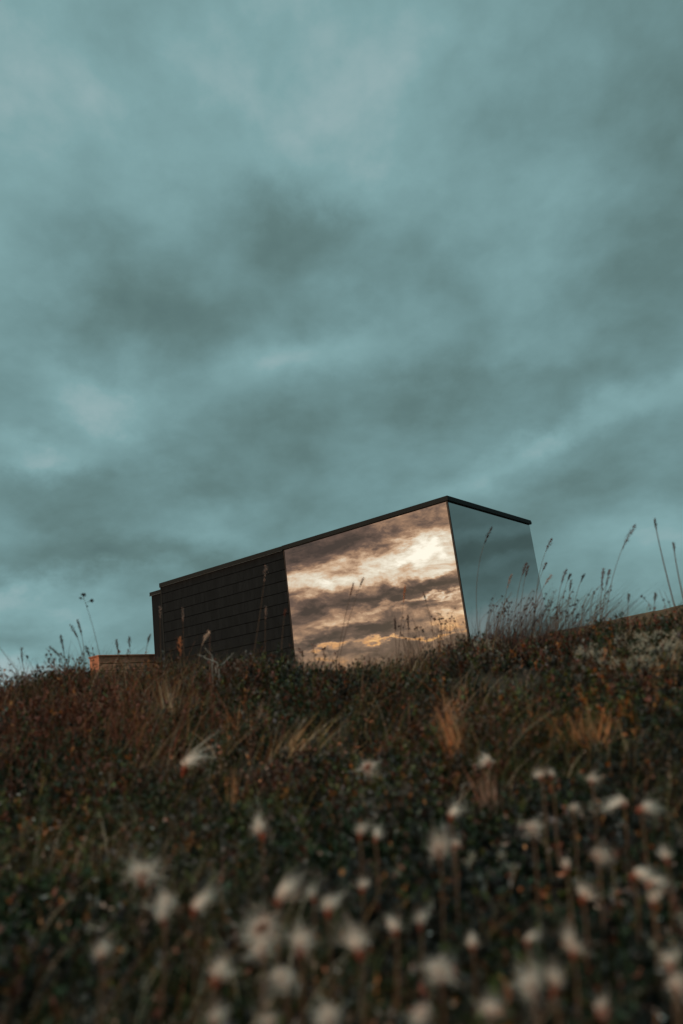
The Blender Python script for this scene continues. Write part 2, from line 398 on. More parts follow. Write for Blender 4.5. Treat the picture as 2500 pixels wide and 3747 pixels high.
# low plank wall left of the cabin, square to the long front
PA = 9.0
def hit(px, py, n, pt):
    d = ray(px, py); return d * (pt.dot(n) / d.dot(n))
w0 = hit(362, 2397, D1, P(PA, 0, 0)); b0 = (w0 - C0).dot(D2); zt = w0.z
pw = empty('plank_wall', P(PA, b0, .25), 'low reddish plank wall with a flat cap left of the dark cabin', 'wall')
q = MB(); zz_ = zt - .045; k = 0
while zz_ > .5:
    v = random.uniform(.85, 1.15); q.box(P(PA, b0 + .02, zz_ - .165 + .020), D1 * .03, D2 * (6 - 0), CZ * .145, (v, v, v)); zz_ -= .165; k += 1
q.build('plank', MAT['plank'], pw, True, bevel=.004)
q = MB(); q.box(P(PA + .03, b0 + .02, .3), D1 * .30, D2 * 6, CZ * (zt - .32)); q.build('core', MAT['backing'], pw, True)
q = MB(); q.box(P(PA - .012, b0 - .012, .3), D1 * .36, D2 * .030, CZ * (zt - .342), (.80, .80, .78)); q.build('end_board', MAT['plank'], pw, True, bevel=.003)
q = MB(); q.box(P(PA - .035, b0 - .035, zt - .038), D1 * .40, D2 * 6.05, CZ * .038, (.55, .52, .5)); q.build('cap', MAT['plank'], pw, True, bevel=.005)

# ------------------------------------------------------------------ ground cover
PAL = np.array([(.014, .024, .008), (.055, .060, .014), (.072, .023, .013), (.230, .078, .018), (.038, .024, .015), (.10, .085, .078), (.009, .010, .008), (.165, .050, .032)])
#               dark green          olive               red brown           orange              brown              grey            near black           pink red
BASEW = np.array([.28, .14, .18, .03, .24, .05, .16, .03])
def patch(px, py, rad, w): p = on_ground(px, py, .04); return (p.x, p.y, rad, np.array(w, float))
PATCH = [patch(250, 2640, .55, (.1, .02, .6, .05, .2, 0, .05, .6)), patch(60, 2620, .5, (.1, .02, .7, .08, .3, 0, .1, .2)), patch(900, 2480, .5, (.7, .35, .2, .02, .1, 0, .3, 0)),
         patch(1350, 2480, .5, (.6, .3, .15, .02, .1, .05, .3, 0)), patch(2150, 2620, .45, (.35, .6, .25, .35, .1, 0, .1, .02)), patch(2400, 2760, .5, (.3, .12, .08, .02, .1, .02, .9, 0)),
         patch(1850, 2450, .5, (.25, .05, .3, .03, .3, .12, .5, 0)), patch(1700, 2700, .35, (.2, .25, .3, .25, .3, 0, .1, 0)), patch(700, 2750, .4, (.4, .35, .2, .05, .3, 0, .1, 0)),
         patch(150, 2900, .35, (.4, .4, .1, .05, .2, 0, .3, 0)), patch(2000, 3100, .3, (.35, .08, .12, .02, .2, .25, .35, .03)), patch(1300, 3500, .3, (.4, .06, .12, .02, .2, .1, .5, .03)),
         patch(2050, 2380, .6, (.15, .05, .35, .1, .4, .1, .2, .1)), patch(600, 3450, .3, (.4, .08, .12, .03, .25, .1, .45, .04))]
def species(x, y):
    W = np.repeat(BASEW[None], len(x), 0) * np.exp(9 * np.array([fbm(x, y, 4.2, 3, 30 + i) for i in range(len(PAL))]).T)
    for cx, cy, rad, w in PATCH:
        k = np.exp(-((x - cx) ** 2 + (y - cy) ** 2) / (rad * .6) ** 2)[:, None]
        W = W * (1 - k) + k * w[None] / w.sum() * np.exp(5 * np.array([fbm(x, y, 5.3, 3, 50 + i) for i in range(len(PAL))]).T)
    rr = np.hypot(x, y); nk = np.clip((1.75 - rr) / .5, 0, 1)[:, None]     # darker leaf mix low on the slope
    W = W * (1 + nk * np.array([1.2, -.5, -.4, -.3, -.2, .4, 4.0, -.3])[None])
    c = np.cumsum(W, 1); c /= c[:, -1:]
    return (rng.random(len(x))[:, None] > c).sum(1).clip(0, len(PAL) - 1)
def scatter(n, r0, r1, a0=-33, a1=33, power=2.0):
    t = rng.random(n); r = (r0 ** power + t * (r1 ** power - r0 ** power)) ** (1 / power); a = np.radians(rng.uniform(a0, a1, n))
    return r * np.sin(a), r * np.cos(a)
def unit(v): return v / (np.linalg.norm(v, axis=1, keepdims=True) + 1e-9)
def leaves(c, d, s, ln, w, tint, bow=.1):
    nrm = np.cross(d, s); ln = ln[:, None]; w = w[:, None]
    V = np.stack([c, c + d * ln * .5 + s * w * .5 + nrm * ln * bow, c + d * ln, c + d * ln * .5 - s * w * .5 + nrm * ln * bow], 1).reshape(-1, 3)
    return V, np.arange(len(V)).reshape(-1, 4), np.repeat(tint, 4, 0)
def strips(base, direc, bend, ln, w, tint, seg=4):
    """curved tapering blades: base (n,3), direction, bend vector (tip displacement)"""
    n = len(base); side = unit(np.cross(direc, unit(rng.normal(size=(n, 3))))); V = np.empty((n, seg + 1, 2, 3))
    for i in range(seg + 1):
        t = i / seg; p = base + direc * (ln * t)[:, None] + bend * (t * t)
        ww = (w * (1 - .88 * t) * .5)[:, None]; V[:, i, 0] = p - side * ww; V[:, i, 1] = p + side * ww
    I = np.arange(n * (seg + 1) * 2).reshape(n, seg + 1, 2)
    F = np.stack([I[:, :-1, 0], I[:, :-1, 1], I[:, 1:, 1], I[:, 1:, 0]], -1).reshape(-1, 4)
    return V.reshape(-1, 3), F, np.repeat(tint, (seg + 1) * 2, 0)
def join(parts):
    Vs, Fs, Ts, n = [], [], [], 0
    for v, f_, t in parts: Vs.append(v); Fs.append(f_ + n); Ts.append(t); n += len(v)
    return np.concatenate(Vs), np.concatenate(Fs), np.concatenate(Ts)

def heath(n, r0, r1, per, lsize, hmin, hmax, power=2.0, a=33, thr=-.12):
    x, y = scatter(n, r0, r1, -a, a, power)
    clump = fbm(x, y, 6, 3, 77); keep = clump > thr; x, y, clump = x[keep], y[keep], clump[keep]; n = len(x)
    z = ground(x, y); sp_ = species(x, y)
    h = rng.uniform(hmin, hmax, n) * (1 + 2.2 * clump).clip(.4, 1.8)
    lean = unit(np.c_[rng.normal(.12, .3, n), rng.normal(0, .3, n), np.ones(n)])
    idx = np.repeat(np.arange(n), per); N_ = len(idx)
    t = rng.uniform(.12, 1, N_)
    base = np.c_[x, y, z - .005]
    c = base[idx] + lean[idx] * (h[idx] * t)[:, None]
    ang = rng.uniform(0, 2 * np.pi, N_)
    d = unit(np.c_[np.cos(ang), np.sin(ang), rng.uniform(.1, 1.5, N_)] + lean[idx] * .3)
    s = unit(np.cross(d, np.c_[np.zeros(N_), np.zeros(N_), np.ones(N_)] + rng.normal(0, .35, (N_, 3))))
    L_ = lsize * rng.uniform(.55, 1.35, N_); tint = PAL[sp_[idx]] * rng.uniform(.55, 1.5, N_)[:, None] * rng.uniform(.85, 1.15, (N_, 3))
    mix = rng.random(N_) < .06; tint[mix] = PAL[rng.integers(0, len(PAL), mix.sum())]
    lv = leaves(c, d, s, L_, L_ * rng.uniform(.35, .6, N_), tint)
    st = strips(base, lean, rng.normal(0, .006, (n, 3)), h, np.full(n, .0022), PAL[4][None] * rng.uniform(.5, 1.6, n)[:, None], 2)
    return [lv, st]
parts = heath(9000, 2.4, 4.6, 26, .0135, .07, .125, thr=.06) + heath(16000, .55, 2.0, 18, .0125, .03, .08, thr=-.3) + heath(24000, 1.9, 4.7, 18, .0135, .04, .105) + heath(3500, 4.6, 8.5, 14, .022, .04, .09)
def litter(n, r0, r1, cols, l0, l1):
    x, y = scatter(n, r0, r1); k = fbm(x, y, 9, 3, 201) > .05; x, y = x[k], y[k]; n = len(x)
    d = unit(np.c_[rng.normal(size=(n, 2)), rng.normal(.1, .5, n)]); s = unit(np.cross(d, rng.normal(size=(n, 3)) * .6 + np.array([0, 0, 1])))
    return leaves(np.c_[x, y, ground(x, y) + rng.uniform(.02, .075, n)], d, s, rng.uniform(l0, l1, n), rng.uniform(.35, .6, n) * l0 * 1.1, np.array(cols)[rng.integers(0, len(cols), n)] * rng.uniform(.6, 1.3, (n, 1)), .25)
parts += [litter(3400, .6, 2.1, [(.30, .25, .235), (.22, .17, .155), (.34, .20, .16)], .008, .017), litter(1500, .6, 2.4, [(.42, .13, .06), (.34, .10, .06), (.50, .20, .08)], .010, .020), litter(4500, 2.0, 4.4, [(.26, .21, .19), (.32, .15, .08), (.20, .10, .06)], .008, .016),
          litter(260, .7, 2.2, [(.75, .72, .70)], .006, .011)]
me = np_mesh('heath_shrubs', *join(parts)); tag(link_mesh('heath_shrubs', me, MAT['leaf']), 'low heath of dark green, rust and brown leafy shoots covering the slope', 'heath', kind='stuff')

# short grass through the heath
GP = np.array([(.25, .14, .065), (.085, .075, .024), (.045, .052, .016), (.17, .060, .028), (.36, .28, .20), (.065, .034, .02)])
def grass(n, r0, r1, l0, l1, w, wts, a=33, wind=.35):
    x, y = scatter(n, r0, r1, -a, a); cl = fbm(x, y, 3.4, 3, 91); k = cl + rng.normal(0, .06, n) > .0; x, y = x[k], y[k]; n = len(x)
    b = np.c_[x, y, ground(x, y)]; ln = rng.uniform(l0, l1, n) * (1 + 1.2 * fbm(x, y, 3.4, 3, 91)).clip(.5, 1.6)
    d = unit(np.c_[rng.normal(.08, .22, n), rng.normal(0, .22, n), np.ones(n)])
    bend = np.c_[rng.normal(wind, .45, n), rng.normal(0, .35, n), -rng.uniform(0, .35, n)] * ln[:, None] * .8
    tint = GP[rng.choice(len(GP), n, p=wts)] * rng.uniform(.55, 1.35, n)[:, None]
    return strips(b, d, bend, ln, rng.uniform(.6, 1.4, n) * w, tint, 4)
RP = patch(230, 2640, .5, [1] * 8)
def red_grass(n):
    x = RP[0] + rng.normal(0, .34, n); y = RP[1] + rng.normal(0, .34, n); b = np.c_[x, y, ground(x, y)]; ln = rng.uniform(.06, .16, n)
    d = unit(np.c_[rng.normal(.1, .3, n), rng.normal(0, .3, n), np.ones(n)])
    return strips(b, d, rng.normal(0, .3, (n, 3)) * ln[:, None], ln, rng.uniform(.0016, .0034, n), np.array([(.25, .072, .046), (.19, .055, .034), (.30, .12, .075)])[rng.integers(0, 3, n)] * rng.uniform(.5, 1.2, (n, 1)), 4)
parts = [red_grass(2600), grass(8000, .6, 2.0, .06, .15, .0021, [.1, .25, .35, .1, .08, .12]), grass(15000, 1.9, 4.6, .07, .19, .0027, [.2, .22, .2, .16, .06, .16]),
         grass(2500, 4.5, 9, .06, .15, .003, [.25, .2, .1, .2, .05, .2])]
me = np_mesh('heath_grass', *join(parts)); tag(link_mesh('heath_grass', me, MAT['blade']), 'short rusty and olive grass blades growing through the heath', 'grass', kind='stuff')

# pale lichen: the patch on the right crest and flecks in the foreground
def lichen():
    cs = []
    for px, py, rad, n in ((2330, 2420, .13, 170), (2420, 2400, .11, 110), (2390, 2370, .14, 60), (2300, 2370, .12, 40), (2270, 2440, .12, 50), (2440, 2440, .10, 60), (2340, 2470, .07, 60), (1790, 2375, .12, 60), (1530, 2455, .07, 40),
                           (2020, 3090, .15, 14), (1920, 3000, .14, 10), (2080, 3170, .12, 10), (520, 3370, .10, 10), (1420, 2860, .12, 14), (1900, 3250, .12, 9), (2200, 3300, .14, 10), (1050, 3300, .1, 5), (2380, 3400, .14, 7), (1500, 3420, .12, 6)):
        p = on_ground(px, py, .05)
        for i in range(n):
            a = rng.uniform(0, 6.28); r = rad * math.sqrt(rng.random()); x = p.x + r * math.cos(a); y = p.y + r * math.sin(a) * 1.3
            if fbm(x, y, 14, 2, 5) < .02: continue
            cs.append((x, y, g1(x, y) + rng.uniform(.035, .085), 1.0 if n > 20 and py < 2600 else .55))
    cs = np.array(cs); k = 34; N_ = len(cs) * k; idx = np.repeat(np.arange(len(cs)), k)
    d = unit(rng.normal(size=(N_, 3)) + np.array([0, 0, .4])); q_ = cs[idx, 3]; c = cs[idx, :3] + d * (rng.uniform(0, .012, N_) * q_)[:, None]
    s = unit(np.cross(d, rng.normal(size=(N_, 3)))); v = rng.uniform(.55, 1.1, N_)[:, None]
    return leaves(c, d, s, rng.uniform(.004, .011, N_) * q_, rng.uniform(.002, .0045, N_) * q_, np.array([[.40, .36, .29]]) * v)
me = np_mesh('lichen', *lichen()); tag(link_mesh('lichen', me, MAT['lichen']), 'pale cream lichen tufts scattered in the heath, thickest on the right crest', 'lichen', kind='stuff')

# ------------------------------------------------------------------ fluffy seed heads
def plume(kind, seed):
    r = np.random.default_rng(seed); n = 320
    a = r.uniform(0, 2 * np.pi, n); sw = r.normal(0, .25, 2)
    if kind == 'brush':   th = np.abs(r.normal(.05, .48, n)); up = .1
    elif kind == 'dome':  th = np.abs(r.normal(.7, .60, n)); up = -.2
    elif kind == 'ball':  th = np.arccos(r.uniform(-.9, 1, n)); up = 0
    elif kind == 'open':  th = r.normal(1.25, .22, n); up = .35
    else:                 th = np.abs(r.normal(.1, .5, n)); up = .0; sw = np.array([1.0, .15])
    d = unit(np.c_[np.sin(th) * np.cos(a), np.sin(th) * np.sin(a), np.cos(th)])
    lob = (r.random(n) ** 1.5 * 9).astype(int); ld = unit(r.normal(size=(9, 3)) + np.array([0, 0, .6])); d = unit(d + .85 * ld[lob])
    ln = r.uniform(.30, 1.0, n) ** 1.8 * .041 * r.uniform(.45, 1.25, 9)[lob]
    bend = (r.normal(0, .22, (n, 3)) + np.array([sw[0], sw[1], up])) * ln[:, None]
    b = d * (.009 if kind == 'open' else .003) + np.array([0, 0, .002])
    global rng
    keep = rng; rng = r; age = .86 + .14 * r.random()
    out = strips(b, d, bend, ln, r.uniform(.0010, .0018, n), np.ones((n, 3)), 4)
    rng = keep
    k = np.tile(np.repeat(np.linspace(0, 1, 5), 2), n)[:, None] ** .35
    out = (out[0], out[1], (np.array([[.66, .42, .33]]) * (1 - k) + np.array([[1.0, .97, .94]]) * k) * age)
    return np_mesh('plume_' + kind, *out)
PL = {k: [plume(k, s * 11 + i) for s in range(4)] for i, k in enumerate(('brush', 'dome', 'ball', 'open', 'swept'))}
def calyx_mesh():
    q = MB()
    for i in range(9):
        a = i * .7; d = Vector((math.cos(a), math.sin(a), .9)).normalized(); q.leaf(Vector((0, 0, -.008)), d, d.cross(Vector((0, 0, 1))).normalized(), .014, .006)
    q.tube([Vector((0, 0, -.014)), Vector((0, 0, -.006)), Vector((0, 0, .002)), Vector((0, 0, .006))], [.0013, .0046, .0048, .002], 7)
    return np_mesh('calyx', np.array([tuple(v) for v in q.v]), np.array(q.f))
def stem_mesh():
    q = MB(); q.tube([Vector((.012, .004, -1)), Vector((.009, .006, -.6)), Vector((.003, .002, -.25)), Vector((0, 0, 0))], [.0013, .0012, .0011, .0012], 5)
    for v in q.v: pass
    return np_mesh('stem', np.array([tuple(v) for v in q.v]), np.array(q.f))
CAL, = [calyx_mesh()]
def seed_head(px, py, size, kind, label, tilt=0, lean=(0, 0), group=None):
    """size: apparent width of the fluff in photo pixels"""
    hh = random.uniform(.115, .155)
    p = on_ground(px, py + size * .15, hh); dist = p.length
    sc = min(max(size / FPX * dist / .052, .40), 2.3)
    gz = g1(p.x, p.y); h = max(p.z - gz, .03)
    root = empty('fluffy_seed_head', (p.x, p.y, gz), label, 'seed head', group)
    lx, ly = lean
    q = MB(); q.tube([Vector((-.015, .0, -.01)), Vector((-.008, .004, h * .4)), Vector((-.001, .001, h * .8)), Vector((0, 0, h - .006 * sc))], [.0015, .0013, .0012, .0014], 5)
    q.build('stem', MAT['stalk'], root)
    rot = Matrix.Rotation(R(tilt), 4, 'X') @ Matrix.Rotation(R(lx), 4, 'Y') @ Matrix.Rotation(random.uniform(0, 6.28) if kind != 'swept' else ly, 4, 'Z')
    eye = 1.7 if kind == 'open' else 1.0
    for nm, me, mt in (('calyx', CAL, MAT['calyx']), ('fluff', random.choice(PL[kind] if random.random() < .72 else PL[random.choice(('swept', 'brush', 'ball'))]), MAT['fluff'])):
        o = link_mesh(nm, me, mt, root); o.matrix_basis = Matrix.Translation((0, 0, h)) @ rot @ Matrix.Scale(sc * (eye if nm == 'calyx' else 1), 4) @ Matrix.Diagonal((1 + .2 * math.sin(px), 1 + .2 * math.sin(py * 1.3), 1, 1))
    return root
K = 1.5944
GS = 'fluffy seed heads on the slope'
HEADS = [
 (425, 1752, 70, 'swept', 'bright white windswept seed head standing alone at upper left of the slope', 10, (25, 0)),
 (845, 1754, 42, 'open', 'small white seed head ring with a dark eye below the mirrored wall', 75, (10, 0)),
 (1122, 1746, 54, 'dome', 'white dome shaped seed head right of the dark eyed ring', 5, (0, 0)),
 (1243, 1783, 26, 'brush', 'small pinkish seed head, left one of a tiny pair right of the white dome', 0, (-20, 0)),
 (1266, 1778, 26, 'brush', 'small pinkish seed head, right one of a tiny pair right of the white dome', 0, (25, 0)),
 (1358, 1789, 36, 'ball', 'small dull grey round seed head on a bare stalk at upper right', 10, (0, 0)),
 (1432, 1838, 52, 'swept', 'pale pink seed head blown sideways near the right edge, left of two', 30, (-40, 3)),
 (1470, 1850, 46, 'swept', 'pale pink seed head blown sideways near the right edge, right of two', 30, (50, 0)),
 (1035, 1868, 46, 'swept', 'white forked seed head in the middle of the slope', 10, (20, 0)),
 (1315, 1852, 30, 'ball', 'tiny pink seed head low in the heath left of the sideways pair', 20, (0, 0)),
 (602, 1908, 54, 'brush', 'slim white brush shaped seed head with rusty base left of centre', 5, (-8, 0)),
 (826, 1912, 44, 'swept', 'white and rust seed head, left one of a close pair mid slope', 10, (15, 0)),
 (862, 1922, 34, 'brush', 'narrow white seed head, right one of a close pair mid slope', 5, (10, 0)),
 (1222, 1896, 44, 'ball', 'round beige seed head with even fluff right of centre', 10, (0, 0)),
 (1008, 1946, 58, 'open', 'grey flat open seed head with dark centre near the middle', 70, (0, 0)),
 (1044, 1938, 34, 'brush', 'pale sliver of a seed head touching the grey open one', 0, (18, 0)),
 (1370, 1960, 38, 'open', 'small beige ring shaped seed head at right', 75, (0, 0)),
 (1455, 2002, 48, 'swept', 'pale wispy seed head at right, upper one of a slanted pair', 20, (40, 0)),
 (1492, 2022, 44, 'swept', 'pale wispy seed head at right, lower one of a slanted pair', 20, (55, 0)),
 (1530, 1970, 32, 'brush', 'faint narrow seed head close to the right edge, highest there', 0, (0, 0)),
 (1338, 2056, 46, 'brush', 'white seed head with an orange base left of the slanted pair', 10, (30, 0)),
 (328, 2005, 58, 'dome', 'tall bright white seed head at left above a tight cluster', 5, (5, 0)),
 (380, 2072, 48, 'dome', 'creamy seed head in the left cluster, upper of two stacked', 0, (20, 0)),
 (376, 2106, 44, 'dome', 'creamy seed head in the left cluster, lower of two stacked', 0, (-10, 0)),
 (448, 2078, 62, 'swept', 'wide white seed head with grey trailing fluff, right in the left cluster', 10, (25, 0)),
 (640, 2058, 58, 'swept', 'ragged grey white seed head between the left cluster and the centre', 15, (-10, 0)),
 (720, 2058, 40, 'swept', 'slanted white seed head, left half of a pair near the centre', 10, (-15, 0)),
 (754, 2086, 46, 'brush', 'white seed head with red calyx, right half of a pair near the centre', 5, (10, 0)),
 (832, 2038, 34, 'brush', 'small upright white seed head right of the centre pair', 0, (0, 0)),
 (604, 2120, 58, 'open', 'large white ring seed head with a clear dark eye, left of centre', 78, (0, 0)),
 (604, 2176, 58, 'dome', 'white saucer shaped seed head directly below the big ring', 0, (0, 0)),
 (692, 2166, 58, 'dome', 'white drooping seed head right of the saucer shaped one', -10, (15, 0)),
 (655, 2236, 74, 'ball', 'big soft round seed head near the bottom, left of centre', 15, (0, 0)),
 (498, 2238, 62, 'brush', 'grey blurred plume slanting right near the bottom left', 10, (20, 0)),
 (232, 2186, 38, 'ball', 'lone small cream seed head at lower left', 20, (0, 0)),
 (825, 2176, 68, 'brush', 'tall white plume over a red stalk at the bottom centre', 5, (0, 0)),
 (908, 2128, 54, 'ball', 'soft round white seed head right of the tall plume', 0, (0, 0)),
 (965, 2118, 46, 'swept', 'upright white seed head with rusty side, right of the soft round one', 5, (10, 0)),
 (1010, 2226, 64, 'dome', 'white bell shaped seed head over a dark calyx at bottom centre right', 0, (0, 0)),
 (1085, 2166, 46, 'brush', 'white cup shaped seed head right of the bell shaped one', 0, (5, 0)),
 (1212, 2158, 42, 'brush', 'small white seed head with bright orange calyx at lower right', 0, (15, 0)),
 (1316, 2180, 58, 'dome', 'pinkish fan shaped seed head at lower right', 5, (10, 0)),
 (1225, 2262, 76, 'dome', 'largest seed head by the lower right corner, left half of a merged pair', 0, (-20, 0)),
 (1272, 2258, 72, 'brush', 'largest seed head by the lower right corner, right half of a merged pair', 0, (15, 0)),
 (1538, 2214, 42, 'brush', 'seed head at the lower right edge, upper of two', 0, (0, 0)),
 (1552, 2258, 56, 'ball', 'seed head at the lower right edge, lower of two', 0, (0, 0)),
 (1382, 2308, 62, 'open', 'brown withered seed head near the lower right corner', 40, (10, 0)),
 (1130, 2316, 52, 'ball', 'cut off grey white seed head on the bottom edge right of centre', 0, (0, 0)),
 (966, 2318, 40, 'open', 'brown eyed seed head on the bottom edge below the bell shaped one', 60, (0, 0)),
 (758, 2330, 56, 'dome', 'white seed head cut by the bottom edge near the centre', 0, (0, 0)),
 (618, 2342, 40, 'brush', 'white seed head cut by the bottom edge left of the centre one', 0, (0, 0)),
 (492, 2340, 40, 'ball', 'white seed head cut by the bottom edge at lower left', 0, (0, 0)),
 (1500, 2070, 26, 'brush', 'tiny pale seed head below the slanted pair at right', 0, (20, 0)),
 (1300, 1990, 22, 'brush', 'tiny white fleck of a seed head left of the small beige ring', 0, (0, 0)),
]
for px, py, sz, kd, lab, tl, ln in HEADS: seed_head(px * K, py * K, sz * K * (1.08 if px < 800 else .95 if px < 1120 else .86), kd, lab, tl, ln, GS)

# ------------------------------------------------------------------ tall grass stalks on the crest
def bez(p0, p1, p2, n):
    return [p0 * (1 - t) ** 2 + p1 * 2 * t * (1 - t) + p2 * t * t for t in (i / (n - 1) for i in range(n))]
HC = dict(rust=(.13, .05, .038), pink=(.40, .26, .22), dark=(.055, .032, .032), orange=(.58, .22, .10), pale=(.60, .42, .33), grey=(.13, .11, .10))
def stalk(base, tip, r, headlen, hw, colour, label, group, bend=.0, kind='panicle', rad=.0011, name='grass_stalk', foot=.05):
    """base, tip: photo pixels at distance r; the stalk is rooted in the ground under its base; bend (m) bows it sideways"""
    b = ray(*base) * r; t = ray(*tip) * r; gz = g1(b.x, b.y)
    c = Vector((b.x, b.y, gz)); root = empty(name, c, label, 'grass stalk' if kind != 'buds' else 'wild flower', group)
    mid = (b + t) / 2 + RX * bend + UP * abs(bend) * .25
    pts = bez(b, mid * 1.0 + (t - b) * .12, t, 10)
    low = Vector((b.x + (b.x - pts[2].x) * .15, b.y, gz - .01))
    path = [p - c for p in ([low] + pts if b.z > gz + .005 else pts)]
    n = len(path); q = MB(); q.tube(path, [rad * (1.15 - .6 * i / (n - 1)) for i in range(n)], 5); q.build('stem', MAT['stalk'], root)
    col = HC[colour]
    if kind == 'panicle' and headlen > 0:
        q = MB(); tot = (t - b).length; hl = min(headlen / FPX * r, tot * .6); cnt = int((46 + hl * 500) * (.28 if group == GC and colour == 'pink' else 1))
        for i in range(cnt):
            s = 1 - random.random() * hl / tot; k = s * (len(pts) - 1); j = min(int(k), len(pts) - 2)
            p = pts[j].lerp(pts[j + 1], k - j) - c; ax = (pts[j + 1] - pts[j]).normalized()
            u_ = (1 - s) * tot / hl; env = math.sin(min(1, u_ * 1.05 + .12) * math.pi) ** .7 * hw / FPX * r * .5
            rd = Vector((random.gauss(0, 1), random.gauss(0, 1), random.gauss(0, 1))); rd = (rd - ax * rd.dot(ax)).normalized()
            d = (ax * 1.3 + rd * random.uniform(.3, .9) + RX * .25).normalized(); sd = d.cross(rd).normalized()
            v = random.uniform(.6, 1.4); q.leaf(p + rd * env * random.uniform(.0, .8), d, sd, random.uniform(.007, .013), random.uniform(.002, .0036), tuple(v * x for x in col))
        q.build('panicle', MAT['head'], root)
    elif kind == 'buds':
        for (f_, off, sz) in headlen:
            k = min(f_, .999) * (len(pts) - 1); j = int(k); p = pts[j].lerp(pts[j + 1], k - j) - c; e = p + RX * off[0] + UP * off[1]
            q = MB(); q.tube([p, p.lerp(e, .5) + UP * .001, e], [rad * .6] * 3, 4, col)
            for i in range(26):
                d = Vector((random.gauss(0, 1), random.gauss(0, 1), random.gauss(0, 1) + .5)).normalized(); sd = d.orthogonal().normalized()
                q.leaf(e, d, sd, sz * random.uniform(.6, 1), sz * .45, tuple(random.uniform(.6, 1.3) * x for x in col))
            q.build('bud', MAT['head'], root)
    return root
GR, GL, GM, GC = 'tall grass stalks on the right skyline', 'stalks on the left skyline', 'stalks in front of the mirrored wall', 'stalks in front of the dark cladding'
